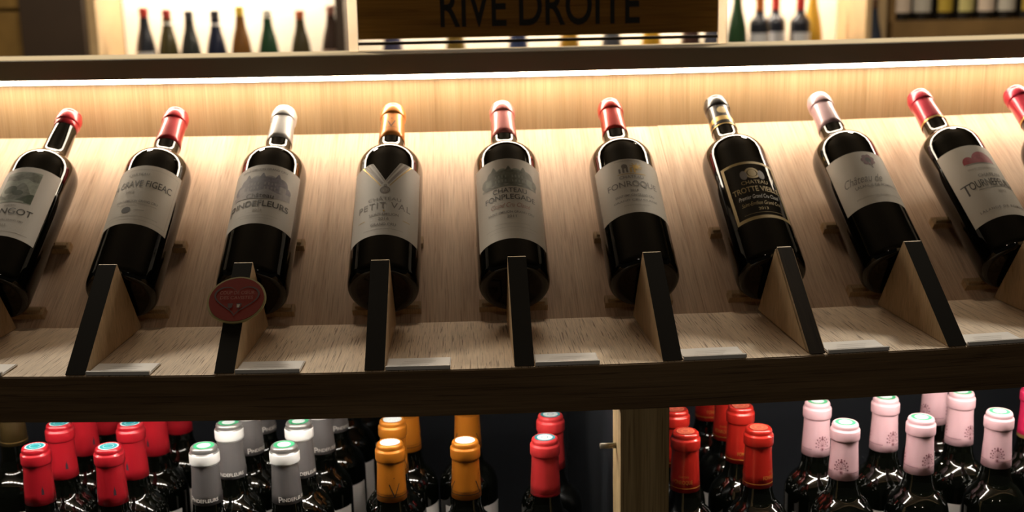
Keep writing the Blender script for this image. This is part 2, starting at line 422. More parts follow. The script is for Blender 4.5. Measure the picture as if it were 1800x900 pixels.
GP = bordeaux(RB, HB, k=-.0055)
glass_me = None
def radg(z): return interp(GP, max(z, .011)) if z > .011 else RB

def upper_bottle(i, label, capb, capmats, print_fn, paper, lz0, lz1, half=.0447, ztf=None, spin=0, cap_print=None, glass='glass'):
    global glass_me
    sc = X0-.00117+(i-4)*SP
    y, z = bpt(.0012, .0487)
    t = thing('wine_bottle', label, 'bottle', W(sc, y, z), (-(pi/2-TH), 0, ang(sc)), 'bottles lying on the sloped board')
    if glass_me is None:
        g = lathe('glass_body', GP, M[glass], t, 64); glass_me = g.data
    else: g = bpy.data.objects.new('glass_body', glass_me); C.objects.link(g); g.parent = t
    pr = capsule_prof(HB, capb, 1.0, GP)
    mi = None
    if len(capmats) > 1: mi = capmats[1](pr); ms = [M[k] for k in capmats[0]]
    else: ms = [M[capmats[0]]]
    cp = lathe('capsule', pr, ms, t, 40, mi)
    if cap_print:
        P = Print(); cap_print(P); P.build('capsule_print', lambda z: interp(pr, z), cp)
    lb = sheet('paper_label', RB, half, lz0, ztf or (lambda x: lz1), M[paper], t)
    P = Print(); print_fn(P); P.build('label_print', lambda z: RB, lb)
    for c in t.children: 
        if c.name.startswith('paper'): c.rotation_euler = (0, 0, spin)
    return t

# --- the prints, z measured up the bottle
def chateau(P, cx, z, w, h, mt, tree, pale):
    """engraving of a country house among trees"""
    for (dx, r, q) in ((-.42, .22, .30), (-.30, .20, .55), (.34, .24, .50), (.46, .18, .28), (-.12, .18, .62), (.14, .2, .60)):
        P.ell(cx+dx*w, z+q*h, r*w*.62, r*h*1.1, pale if abs(dx) < .2 else tree)
    P.rect(cx-.46*w, cx+.46*w, z+.08*h, z+.42*h, pale)
    P.rect(cx-.28*w, cx+.28*w, z+.1*h, z+.58*h, mt)
    P.prof(cx-.30*w, cx+.30*w, lambda x: z+.58*h, lambda x: z+.58*h+min(.16*h, (.30*w-abs(x-cx))/(.1*w)*.16*h), tree)
    for dx in (-.28, 0, .28):
        P.rect(cx+(dx-.05)*w, cx+(dx+.05)*w, z+.1*h, z+.70*h, mt)
        P.prof(cx+(dx-.065)*w, cx+(dx+.065)*w, lambda x: z+.70*h, lambda x, d=dx: z+.70*h+max(0, (.065*w-abs(x-cx-d*w))/(.065*w))*.26*h, tree, 6)
    for k in range(9):
        if k in (4,): continue
        x = cx+(k-4)*.062*w
        P.rect(x-.012*w, x+.012*w, z+.18*h, z+.30*h, pale); P.rect(x-.012*w, x+.012*w, z+.38*h, z+.50*h, pale)
    P.prof(cx-.54*w, cx+.54*w, lambda x: z-.02*h, lambda x: z+.10*h+.05*h*sin((x-cx)/w*25), tree, 24)
I = M['ink']; IG = M['ink_grey']; IF = M['ink_faint']
def lab_mangot(P):
    P.rect(-.020, .020, .104, .152, M['pic_green2'])
    P.prof(-.020, .020, lambda x: .106, lambda x: .124+.010*sin((x+.004)*190), M['pic_green'], 24)
    P.prof(-.020, .020, lambda x: .105, lambda x: .113+.006*sin((x+.02)*150+2), M['pic_dkgreen'], 24)
    P.prof(-.020, .020, lambda x: .139+.002*sin(x*300), lambda x: .149+.002*sin(x*170), M['pic_green'], 20)
    P.ell(-.008, .124, .008, .006, M['pic_dkgreen']); P.ell(.002, .119, .006, .004, M['pic_dkgreen'])
    P.prof(-.020, .012, lambda x: .1045, lambda x: .109-.1*(x+.01), M['pic_green2'], 10)
    P.text('CHÂTEAU', 0, .0985, h=.0026, mt=IG)
    P.text('MANGOT', 0, .0865, width=.052, h=.0088, mt=I, weight=.0)
    P.text('SAINT-EMILION GRAND CRU', 0, .0765, width=.040, mt=IG); P.text('2015', 0, .068, h=.0035, mt=IF)
    P.rect(-.030, .030, .0605, .061, IF)
def lab_figeac(P):
    P.rect(-.041, .041, .1535, .1538, IF); P.rect(-.041, .041, .0765, .0768, IF)
    P.rect(-.041, -.0407, .0765, .1535, IF); P.rect(.0407, .041, .0765, .1535, IF)
    P.text('CHÂTEAU', -.004, .1445, h=.0042, mt=IG, spacing=1.2)
    P.text('LA GRAVE FIGEAC', 0, .1265, width=.072, h=.0098, mt=M['ink'], weight=.005)
    P.text('2012', -.008, .1165, h=.0036, mt=IG)
    P.text('SAINT-EMILION GRAND CRU', .002, .1025, width=.046, h=.0034, mt=IG)
    P.text('Appellation Saint-Emilion Grand Cru Contrôlée', .003, .098, width=.044, mt=IF)
    P.ell(-.006, .0905, .0052, .0048, M['ink']); P.rect(.002, .013, .0905, .0910, IG); P.rect(-.03, .03, .0815, .0819, IF)
def lab_pinde(P):
    P.text('SAINT-EMILION GRAND CRU', 0, .1495, width=.052, h=.0032, mt=IG)
    chateau(P, 0, .1135, .060, .034, M['pic_grey'], M['pic_grey'], M['pic_grey2'])
    P.prof(-.034, .034, lambda x: .1045+.006*abs(x)/.034, lambda x: .118+.002*sin(x*250), M['pic_grey2'], 24)
    P.text('Château', 0, .1065, width=.030, h=.0072, mt=I, weight=.012)
    P.text('P', -.0325, .0895, h=.0135, mt=I, weight=.01); P.text('INDEFLEURS', .004, .0935, width=.060, h=.0088, mt=I, weight=.016)
    P.text('2014', 0, .0855, h=.0038, mt=IF); P.rect(-.024, .024, .0800, .0803, IF); P.rect(-.018, .018, .0760, .0763, IF)
def lab_petitval(P):
    zt = .160
    for sg in (-1, 1):
        for (o, t, mt) in ((.0008, .0022, 'ink_faint'), (.0034, .0016, 'white_print'), (.0055, .0045, 'ribbon'), (.0095, .0012, 'white_print'), (.0113, .0016, 'gold')):
            # bands parallel to the notch edge, running down to the middle
            xa, za = sg*.0155, zt; xb, zb = 0, .1285
            dx, dz = xb-xa, zb-za; L_ = math.hypot(dx, dz); nx, nz = -dz/L_*-sg*-1, 0
            off = o*1.15
            q = [(xa+sg*off, za-.0002), (xa+sg*(off+t*1.15), za-.0002), (sg*(off+t*1.15)*.35, zb-off*.55-t*.3), (sg*off*.35, zb-off*.55)]
            P.quad(q if sg > 0 else q[::-1], M[mt])
    P.ring(0, .1145, .0042, .0056, M['ink_grey']); P.ring(0, .1145, .0026, .0038, M['ribbon']); P.ell(0, .1145, .0018, .0018, M['ink_faint'], 8)
    P.ring(0, .1215, .001, .0018, M['ink_grey'], 10)
    P.text('CHÂTEAU', 0, .0985, width=.036, h=.0060, mt=IG, weight=0)
    P.text('PETIT VAL', 0, .0865, width=.060, h=.0090, mt=IG, weight=0, spacing=1.15)
    P.ell(0, .0825, .0011, .0011, M['gold'], 6)
    P.text('SAINT-EMILION', 0, .0755, width=.032, h=.0038, mt=IG); P.rect(-.030, -.021, .0715, .0722, M['gold']); P.rect(.021, .030, .0715, .0722, M['gold'])
    P.text('2016', 0, .0685, h=.0042, mt=IG); P.text('GRAND CRU', 0, .0605, width=.027, h=.0040, mt=IG)
    P.rect(-.022, .022, .0555, .0558, IG)
def lab_fonple(P):
    chateau(P, 0, .1165, .060, .034, M['pic_green'], M['pic_green'], M['pic_green2'])
    P.text('CHATEAU', 0, .1060, width=.038, h=.0072, mt=I, weight=.008)
    P.text('FONPLEGADE', 0, .0955, width=.058, h=.0078, mt=I, weight=.010)
    P.text('Grand Cru Classé', 0, .0835, width=.044, h=.0068, mt=M['ink_red'], shear=.4, weight=0)
    P.text('SAINT-EMILION GRAND CRU', 0, .0745, width=.052, h=.0034, mt=IG); P.text('2011', 0, .0675, h=.0040, mt=IG)
    P.text('APPELLATION SAINT-EMILION GRAND CRU CONTRÔLÉE', 0, .0585, width=.038, mt=IF); P.rect(-.03, .03, .0535, .0538, IF); P.rect(-.026, .026, .0485, .0487, IF)
def lab_fonroque(P):
    P.rect(-.016, .016, .1505, .1509, IG)
    G = M['gold']
    for k in range(5): P.rect(-.013+k*.0042, -.0108+k*.0042, .132, .139+.0022*((k*2) % 3), M['ink_grey'] if k < 3 else G)
    for k in range(9):
        a = k*2*pi/9; P.line(.007, .141, .007+.0075*cos(a), .141+.006*sin(a), .0011, G)
    P.ell(.007, .141, .003, .003, G); P.rect(-.015, .017, .1295, .1304, G); P.ell(-.006, .142, .0035, .0035, M['ink_grey'])
    P.text('CHATEAU', 0, .1225, width=.027, h=.0046, mt=IG)
    P.text('FONROQUE', 0, .1080, width=.058, h=.0105, mt=IG, weight=.006)
    P.text('2014', 0, .1020, h=.0034, mt=IG)
    P.text('SAINT-EMILION GRAND CRU', 0, .0945, width=.044, h=.0036, mt=IG); P.text('GRAND CRU CLASSÉ', 0, .0875, width=.050, h=.0034, mt=IG)
    P.text('MIS EN BOUTEILLE AU CHATEAU', 0, .0805, width=.028, mt=IF)
def lab_trotte(P):
    G = M['gold_dull']; A = .0447
    P.rect(-A, A, .1425, .1505, M['paper_black'])
    P.rect(-.033, .033, .1395, .1432, G); P.rect(-.033, .033, .0545, .0590, G)
    P.rect(-.033, -.0295, .0545, .143, G); P.rect(.0295, .033, .0545, .143, G)
    P.ring(0, .1245, .006, .0085, G); P.ell(0, .1245, .005, .0055, M['gold_dull']); P.ell(-.010, .122, .004, .007, M['ink_grey']); P.ell(.010, .122, .004, .007, M['ink_grey'])
    P.text('CHATEAU', 0, .1075, width=.030, h=.0056, mt=G, weight=.004)
    P.text('TROTTE VIEILLE', 0, .0955, width=.054, h=.0082, mt=G, weight=.012)
    P.text('Premier Grand Cru Classé', 0, .0850, width=.046, h=.0060, mt=M['white_print'], shear=.35, weight=0)
    P.text('Saint-Emilion Grand Cru', 0, .0750, width=.044, h=.0056, mt=G, shear=.35, weight=0)
    P.text('2013', 0, .0670, h=.0040, mt=G); P.rect(-.022, .022, .0632, .0636, G)
def lab_lalande(P):
    for k in range(7):
        a = k*2*pi/7+.4; P.ell(.004+.0055*cos(a), .139+.006*sin(a), .0032, .0032, M['plum_print'], 8)
    P.ell(.004, .139, .0035, .004, M['ink'], 8); P.line(.004, .137, .006, .126, .0016, M['ink_grey'])
    P.text('Château de', -.011, .1045, width=.044, h=.0115, mt=IG, shear=.5, weight=-.005)
    P.text('LALANDE DE POMEROL', .002, .0965, width=.050, h=.0042, mt=IG, weight=.006)
    P.text('APPELLATION LALANDE DE POMEROL CONTRÔLÉE', 0, .0815, width=.054, h=.0026, mt=IF)
def lab_tourne(P):
    pk = M['pic_pink']
    P.prof(-.019, -.006, lambda x: .127, lambda x: .129+.009*math.sqrt(max(0, 1-((x+.0125)/.0068)**2)), pk)
    P.prof(-.008, .018, lambda x: .127, lambda x: .130+.015*math.sqrt(max(0, 1-((x-.005)/.0135)**2)), pk)
    P.rect(-.006, .004, .127, .134, M['pic_pink']); P.rect(-.017, .019, .1253, .1262, IG)
    P.text('GRAND VIN DE BORDEAUX', 0, .1170, width=.036, h=.0024, mt=IF)
    P.text('CHATEAU', .002, .1045, width=.026, h=.0048, mt=IG)
    P.text('OURNEFEUILLE', .0030, .0895, width=.056, h=.0115, mt=I, weight=.004); P.rect(-.0352, -.0238, .0988, .1005, I); P.rect(-.0305, -.0286, .0840, .0990, I)
    P.prof(-.018, .026, lambda x: .0868+.0008*sin(x*120), lambda x: .0876+.0008*sin(x*120), IG, 16)
    P.text('2012', .006, .0790, h=.0036, mt=IF); P.text('LALANDE DE POMEROL', 0, .0545, width=.058, h=.0034, mt=IG, spacing=1.3)
def split(zc):  # material index by height for the capsule rows
    return lambda pr: [1 if min(a[1], b[1]) < zc else 0 for a, b in zip(pr, pr[1:])]
def v_cap(P):
    P.line(-.0045, .257, 0, .246, .0011, M['black_print']); P.line(.0045, .257, 0, .246, .0009, M['black_print']); P.ell(0, .2605, .0007, .0007, M['black_print'], 6)
    P.rect(-.013, .013, .2445, .2449, M['black_print'])
def gold_band(P): P.rect(-.0425, .0425, .2340, .2366, M['gold'])
def black_cap(P):
    P.rect(-.043, .043, .2425, .2500, M['gold']); P.ell(0, .261, .006, .006, M['gold_dull']); P.rect(-.043, .043, .2345, .2362, M['gold'])

notch = lambda x: .1600-max(0, .0155-abs(x))/.0155*.0310
upper_bottle(0, 'dark wine bottle with short red cap and white label showing a green landscape', .2640, ['red_foil'], lab_mangot, 'paper', .054, .1595, half=.0400)
upper_bottle(1, 'lying wine bottle with red capsule and cream label with a round dark seal', .2318, ['red_foil'], lab_figeac, 'paper_cream', .0700, .1600)
upper_bottle(2, 'lying wine bottle with silver capsule and violet grey house on its label', .2312, ['silver_foil'], lab_pinde, 'paper', .0675, .1585)
upper_bottle(3, 'lying wine bottle with orange capsule and a ribbon medal on its notched label', .2305, ['orange_foil'], lab_petitval, 'paper', .0470, .1600, ztf=notch, cap_print=v_cap)
upper_bottle(4, 'lying wine bottle with rose capsule and green grey house engraved on its label', .2300, ['rose_foil'], lab_fonple, 'paper_cream', .0370, .1600)
upper_bottle(5, 'lying wine bottle with red capsule and gold emblem on a short cream label', .2330, ['brick_foil'], lab_fonroque, 'paper_cream', .0700, .1540)
upper_bottle(6, 'lying wine bottle with black and gold capsule and black gold-framed label', .2340, ['black_foil'], lab_trotte, 'paper_black', .0525, .1515, cap_print=black_cap)
upper_bottle(7, 'lying wine bottle with mauve capsule and plain cream label in script lettering', .2315, ['mauve_foil'], lab_lalande, 'paper_cream', .0715, .1530)
upper_bottle(8, 'lying wine bottle with crimson capsule and pink rooftops on its label', .2335, ['crimson_foil'], lab_tourne, 'paper_cream', .0425, .1560, half=.0425, cap_print=gold_band)
upper_bottle(9, 'lying wine bottle cut by the right frame edge with crimson gold-banded capsule', .2335, ['crimson_foil'], lab_tourne, 'paper_cream', .0425, .1560, half=.0425, cap_print=gold_band)

# ------------------------------------------------------------------ wedges that stop the bottles
YA, ZA = .1105, .08326
def wedge(i, label, front='wedge_front_shade', rounded=0):
    sc = X0+(i-3)*SP; t = .00933
    o_ = thing('bottle_stop', label, 'bottle stop', W(sc, 0, 0), (0, 0, ang(sc)), 'triangular bottle stops along the deck')
    # profile in (y,z): toe on the deck edge, apex, heel at the foot of the board
    P = [(.0025, .0004), (YA-.0016, ZA-.0012), (YA+.0006, ZA-.0008), (D-.0012, .0004)]
    bm = bmesh.new()
    L = [bm.verts.new((-t, y, z)) for y, z in P]; Rr = [bm.verts.new((t, y, z)) for y, z in P]
    bm.faces.new(L[::-1]); bm.faces.new(Rr)
    for k in range(4):
        j = (k+1) % 4; bm.faces.new((L[k], L[j], Rr[j], Rr[k]))
    bmesh.ops.recalc_face_normals(bm, faces=bm.faces)
    bmesh.ops.bevel(bm, geom=bm.edges[:], offset=.0022 if rounded else .0004, segments=3 if rounded else 1, affect='EDGES')
    b = bmo('block', bm, M['wedge_side'], o_)
    # added thin strip on the sloping front: near-black paints its shade, brown is wood
    nx, nz = -ZA/math.hypot(YA, ZA), YA/math.hypot(YA, ZA)
    th = .0007; bm = bmesh.new(); e = .0003; a0, a1 = .003, .986
    bt = t-(.0018 if rounded else 0)
    q = [(.0028, .0006), (YA-.0018, ZA-.0014)]
    vs_ = []
    for x in (-bt, bt):
        for (y, z) in q:
            vs_.append(bm.verts.new((x, y+nx*e*.2, z+nz*e*.2))); vs_.append(bm.verts.new((x, y+nx*th, z+nz*th)))
    a, b2, c, d, e1, f, g, h = vs_
    for fc in ((a, b2, d, c), (e1, g, h, f), (b2, f, h, d), (a, c, g, e1), (a, e1, f, b2), (c, d, h, g)): bm.faces.new(fc)
    bmesh.ops.recalc_face_normals(bm, faces=bm.faces)
    bmo('front_strip', bm, M[front], o_)
WL = ['wedge stop at the left frame edge under the green landscape label bottle', 'wedge stop under the bottle with a round dark seal on its label',
      'wedge stop carrying the red heart badge', 'wedge stop under the bottle with the orange capsule', 'wedge stop under the bottle with the rose capsule',
      'wedge stop under the red-capped bottle with a gold emblem', 'round-edged brown fronted wedge stop under the black label bottle', 'wedge stop under the bottle with the mauve capsule',
      'wedge stop under the bottle with pink rooftops, at the right frame edge', 'wedge stop under the rightmost bottle, outside the frame']
for k, i in enumerate(range(-1, 9)): wedge(i, 'shadow-fronted oak '+WL[k] if k != 6 else 'oak '+WL[k], 'wedge_front_shade2' if k == 6 else 'wedge_front_shade', k == 6)

# heart badge on the third wedge
sc = X0-2*SP; hyp = math.hypot(YA, ZA); al = .0865
NY, NZ = -ZA/hyp, YA/hyp
yy, zz = .0025+al/hyp*YA+NY*.0009, al/hyp*ZA+NZ*.0009
bd = thing('heart_badge', 'round red badge with a heart outline stuck on a wedge stop', 'badge', W(sc+.0002, yy, zz), (math.atan2(ZA, YA)-pi/2, R(-3), ang(sc)))
bd.rotation_euler = (-(pi/2-math.atan2(ZA, YA)), 0, ang(sc))
def disc(name, r, y0, y1, mat, parent, n=48):
    bm = bmesh.new(); bmesh.ops.create_cone(bm, cap_ends=True, segments=n, radius1=r, radius2=r, depth=y1-y0)
    bmesh.ops.rotate(bm, verts=bm.verts, matrix=Matrix.Rotation(pi/2, 3, 'X'))
    for v in bm.verts: v.co.y += (y0+y1)/2
    return bmo(name, bm, mat, parent)
disc('rim', .0288, -.0022, -.0002, M['badge_rim'], bd); disc('face', .0268, -.0027, -.0021, M['badge_red'], bd)
P = Print()
def heart(k, n=48):
    out = []
    for i in range(n):
        t = 2*pi*i/n; out.append((k*16*sin(t)**3, k*(13*cos(t)-5*cos(2*t)-2*cos(3*t)-cos(4*t))*.92+.0006))
    return out
h0, h1 = heart(.00128), heart(.00140); n = len(h0)
P.add(h0+h1, [(i, (i+1) % n, n+(i+1) % n, n+i) for i in range(n)], M['badge_dark'], .0001)
P.text('COUP DE CŒUR', 0, .0058, width=.034, h=.0042, mt=M['badge_text'], weight=.01); P.text('DES CAVISTES', 0, -.0004, width=.032, h=.0042, mt=M['badge_text'], weight=.01)
for dx, mt in ((-.005, 'badge_dark'), (.0035, 'badge_white')):
    P.quad([(dx-.0026, -.0052), (dx-.0018, -.0108), (dx+.0018, -.0108), (dx+.0026, -.0052)], M['badge_dark'])
    if mt == 'badge_white': P.quad([(dx-.0020, -.0066), (dx-.0016, -.0104), (dx+.0004, -.0104), (dx+.0010, -.0066)], M[mt])
    P.rect(dx-.0003, dx+.0003, -.0145, -.0108, M['badge_dark'])
P.flat('badge_print', bd, -.0028)

# price tag holders
TL = ['at the left frame edge', 'right of the wedge under the round-seal label bottle', 'right of the wedge with the red heart badge', 'right of the wedge under the orange-capped bottle',
      'right of the wedge under the rose-capped bottle', 'right of the wedge under the gold emblem bottle', 'right of the round-edged brown wedge', 'right of the wedge under the mauve-capped bottle']
for k, i in enumerate(range(-1, 7)):
    sc = X0+(i-3)*SP+.0407
    t = thing('price_tag', 'clear price tag holder with pale card '+TL[k], 'price tag', W(sc, .0015, .0003), (0, 0, ang(sc)+R(random.uniform(-.8, .8))), 'price tags along the deck edge')
    hw = .0302
    box('card', -hw+.001, hw-.001, .003, .0325, .0014, .0018, M['card'], t)
    bm = boxdata(-hw, hw, .0005, .0335, .0002, .0012)
    bmo('back_sheet', bm, M['acrylic'], t)
    box('front_lip', -hw, hw, -.0008, .0028, .0004, .0042, M['acrylic'], t, .0005)
    pr = Print()
    for r_ in range(3): pr.quad([(-.018+.002*r_, .010+r_*.0055), (.010+.003*r_, .010+r_*.0055), (.010+.003*r_, .0108+r_*.0055), (-.018+.002*r_, .0108+r_*.0055)], M['card_print'])
    mesh('card_print', [(x, z, .00195) for x, z, l in pr.V], pr.F, pr.mats, t)

# ------------------------------------------------------------------ bottles standing in the cupboard
HL = .300; ZF = -.4268; RBL = .0353
GL = bordeaux(RBL, HL, 1.06, k=.003)
LOW = {}
def low_kind(kind):
    """build the shared meshes of one kind of standing bottle"""
    if kind in LOW: return LOW[kind]
    cb = {'gold': HL-.052, 'fon': HL-.066}.get(kind, HL-.0635); pr = capsule_prof(HL, cb, 1.06, GL)
    z = lambda d: HL-d
    def mi_grey(pr): return [(1 if HL-.0198 < (a[1]+b[1])/2 < HL-.0075 else (2 if (a[1]+b[1])/2 >= HL-.0075 else 0)) for a, b in zip(pr, pr[1:])]
    cm = dict(red='red_foil', orange='orange_foil_dim', coral='coral_foil', fon='brick_foil', pink='pink_foil', magenta='magenta_foil', gold='olive_foil')
    root = bpy.data.objects.new('proto', None)
    parts = {}
    parts['glass_body'] = LOW['glass'].data if 'glass' in LOW else None
    if parts['glass_body'] is None:
        g = lathe('glass_body', GL, M['glass'], None, 48); LOW['glass'] = g; parts['glass_body'] = g.data; bpy.data.objects.remove(g)
        LOW['glass'] = type('x', (), {'data': parts['glass_body']})
    if kind == 'grey': c = lathe('capsule', pr, [M['grey_foil'], M['white_band'], M['pewter']], None, 40, mi_grey(pr))
    else: c = lathe('capsule', pr, M[cm[kind]], None, 40)
    parts['capsule'] = c.data; bpy.data.objects.remove(c)
    rad = lambda zz_: interp(pr, zz_)
    P = Print(); G = 2*pi*.0148
    if kind == 'red':
        E_ = M['navy_print']
        P.quad([(-.0014, z(.051)), (.0014, z(.051)), (.0012, z(.046)), (.0004, z(.0435)), (0, z(.0405)), (-.0004, z(.0435)), (-.0012, z(.046))], E_)
        for a in ((-.0055, z(.0555), .0055, z(.0555)), (-.0055, z(.0365), .0055, z(.0365)), (-.0055, z(.0555), -.0055, z(.0365)), (.0055, z(.0555), .0055, z(.0365))): P.line(*a, .00022, M['crimson_foil'])
    elif kind == 'grey':
        for dx in (0, G/2):
            P.text('P', dx-.0148, z(.0605), h=.0066, mt=M['white_print'], weight=.01); P.text('INDEFLEURS', dx+.0018, z(.0595), width=.029, h=.0040, mt=M['white_print'], weight=.012)
    elif kind == 'orange':
        K = M['black_print']
        for dx in (0, G/3, 2*G/3):
            P.line(dx-.0055, z(.0425), dx, z(.0572), .0011, K); P.line(dx+.0055, z(.0425), dx, z(.0572), .0009, K); P.ell(dx, z(.036), .0006, .0006, K, 6)
        P.rect(-G/2, G/2, z(.0575), z(.0568), K); P.rect(-G/2, G/2, z(.0545), z(.0542), K)
        P.rect(-G/2, G/2, z(.0207), z(.0203), K)
    elif kind == 'coral': P.rect(-G/2, G/2, z(.0615), z(.0608), M['red_foil'])
    elif kind == 'fon':
        g_ = M['gold_on_red']
        for dx in (0, G/2): P.text('FONROQUE', dx, z(.0565), width=.022, h=.0052, mt=g_, weight=.005); P.text('CHATEAU', dx+.001, z(.0485), width=.011, h=.0022, mt=g_, weight=0)
        P.rect(-G/2, G/2, z(.0610), z(.0602), g_)
    elif kind == 'pink':
        q = M['plum_print']
        for dx in (0, G/3, 2*G/3):
            for k in range(9):
                a = R(-12+k*25.5); P.line(dx, z(.0500), dx+.0078*cos(a), z(.0485)+.0105*sin(a), .0003, q)
                P.ell(dx+.0072*cos(a), z(.0485)+.0098*sin(a), .0009, .0009, q, 6); P.ell(dx+.0048*cos(a+.2), z(.0485)+.0066*sin(a+.2), .0006, .0007, q, 6)
            P.ell(dx, z(.0410), .0012, .0017, q, 6); P.ell(dx, z(.0535), .0012, .0014, q, 8); P.ring(dx, z(.0535), .0019, .0022, q, 12)
            P.rect(dx+.0035, dx+G/3-.0035, z(.0545), z(.0540), q)
    elif kind == 'magenta': P.rect(-G/2, G/2, z(.0630), z(.0590), M['gold'])
    elif kind == 'gold': P.rect(-G/2, G/2, z(.0480), z(.0470), M['gold'])
    if P.V:
        o = P.build('capsule_print', rad, None); parts['capsule_print'] = o.data; bpy.data.objects.remove(o)
    # tax seal / embossing on top
    S = {'red': ('teal', 'seal_white'), 'grey': ('seal_green', 'seal_white'), 'orange': ('seal_white', 'seal_white'), 'coral': ('seal_white', 'teal'), 'pink': ('seal_green', 'seal_white'), 'fon': ('seal_red', 'seal_ridge'), 'magenta': ('seal_green', 'seal_white'), 'gold': ('gold_dull', 'gold_dull')}[kind]
    V = []; F = []; MI = []; N_ = 40
    def ringz(r0, r1, zz_, m_, jag=0):
        b = len(V)
        for i in range(N_):
            a = 2*pi*i/N_; j = 1-(jag if i % 2 else 0)
            V.extend([(r0*cos(a), r0*sin(a), zz_), (r1*j*cos(a), r1*j*sin(a), zz_)])
        for i in range(N_): j = (i+1) % N_; F.append((b+2*i, b+2*i+1, b+2*j+1, b+2*j)); MI.append(m_)
    zt = HL-.0003
    if kind in ('grey', 'pink', 'magenta'): ringz(.0065, .0112, zt, 0); ringz(.0001, .0078, zt+.00012, 1, .14)
    elif kind == 'red': ringz(.0086, .0112, zt, 1, .08); ringz(.0001, .0092, zt+.0001, 0); ringz(.0052, .0058, zt+.0002, 1)
    elif kind == 'coral': ringz(.0001, .0085, zt+.0001, 0); ringz(.0082, .0112, zt, 1); ringz(.003, .0036, zt+.0002, 1)
    elif kind == 'orange': ringz(.0001, .0112, zt, 0, .08)
    elif kind == 'fon': ringz(.0001, .0098, zt, 0); ringz(.0084, .0096, zt+.0004, 1); ringz(.0030, .0066, zt+.0003, 1, .35); ringz(.0068, .0078, zt+.0003, 1, .12)
    else: ringz(.0001, .0095, zt, 0)
    o = mesh('tax_seal', V, F, [M[S[0]], M[S[1]]], None, mi=MI); parts['tax_seal'] = o.data; bpy.data.objects.remove(o)
    if 'lab' not in LOW:
        o = sheet('paper_label', RBL, .040, .062, lambda x: .172, M['paper'], None, 32); LOW['lab'] = type('x', (), {'data': o.data}); bpy.data.objects.remove(o)
    parts['paper_label'] = LOW['lab'].data
    LOW[kind] = parts; return parts
Y1, RP = .150, .0716
def low_bottle(kind, row, s, spin, label, group):
    y = Y1+(row-1)*RP
    t = thing('wine_bottle', label, 'bottle', W(s, y, ZF), (0, 0, ang(s)+R(spin)), group)
    parts = low_kind(kind)
    cp = None
    for k, me in parts.items():
        o = bpy.data.objects.new(k, me); C.objects.link(o)
        if k in ('capsule_print', 'tax_seal'): o.parent = cp
        else: o.parent = t
        if k == 'capsule': cp = o
        if k == 'paper_label': o.rotation_euler = (0, 0, -R(spin)*.8)
    return t
gR, gG, gO, gC, gF, gP = ('red-capsuled bottles in the cupboard', 'grey-capsuled bottles in the cupboard', 'orange-capsuled bottles in the cupboard',
    'coral-capsuled bottles in the cupboard', 'scarlet-capsuled bottles in the cupboard', 'pink-capsuled bottles in the cupboard')
ordn = ['front', 'second', 'third', 'fourth', 'fifth', 'sixth']
for (row, col, s, sp) in ((1, 0, -.5071, 36), (1, 1, -.4239, 30), (2, 0, -.5111, 38), (2, 1, -.4252, -6), (3, 0, -.5141, 60), (3, 1, -.4232, -14), (4, 0, -.5142, 80), (4, 1, -.4165, 90)):
    low_bottle('red', row, s, sp, 'standing bottle with red capsule and dark tower emblem, %s row of the %s red column' % (ordn[row-1], ('left', 'right')[col]), gR)
for (row, col, s, sp) in ((1, 0, -.3173, 0), (1, 1, -.2281, 38), (2, 0, -.3075, 6), (2, 1, -.2245, 30), (3, 0, -.3022, 62), (3, 1, -.2120, 40), (4, 0, -.3024, 70), (4, 1, -.2045, 60), (5, 1, -.198, 20), (6, 1, -.192, 10)):
    low_bottle('grey', row, s, sp, 'standing bottle with white-banded grey capsule, %s row of the %s grey column' % (ordn[row-1], ('left', 'right')[col]), gG)
for (row, col, s, sp) in ((1, 0, -.1112, 16), (1, 1, -.0280, 62), (2, 0, -.1139, 70), (3, 0, -.1022, 95), (3, 1, -.0258, 62)):
    low_bottle('orange', row, s, sp, 'standing bottle with orange capsule, %s row of the %s orange column' % (ordn[row-1], ('left', 'right')[col]), gO)
low_bottle('coral', 1, .0607, 10, 'standing bottle with coral capsule and teal-rimmed seal, alone in front left of the post', gC)
low_bottle('coral', 2, .0735, 10, 'standing coral-capsuled bottle half hidden behind its twin left of the post', gC)
for (row, col, s, sp) in ((1, 0, .2190, -22), (1, 1, .3030, 44), (2, 0, .2240, 40), (2, 1, .3036, 14), (3, 1, .3083, -30), (4, 1, .3039, 20)):
    low_bottle('fon', row, s, sp, 'standing bottle with scarlet gold-lettered capsule, %s row of the %s scarlet column' % (ordn[row-1], ('left', 'right')[col]), gF)
for (row, col, s, sp) in ((1, 0, .4041, -32), (1, 1, .4949, 13), (1, 2, .5910, -28), (2, 0, .3991, 5), (2, 1, .4858, 14), (2, 2, .5845, 20), (3, 2, .5902, 60)):
    low_bottle('pink', row, s, sp, 'standing bottle with pale pink flower-printed capsule, %s row of the %s pink column' % (ordn[row-1], ('left', 'middle', 'right')[col]), gP)
low_bottle('magenta', 2, .6829, 0, 'standing bottle with magenta gold-edged capsule at the right frame edge', 'other bottles in the cupboard')
low_bottle('gold', 3, -.6080, 0, 'standing bottle with olive gold capsule at the left frame edge', 'other bottles in the cupboard')

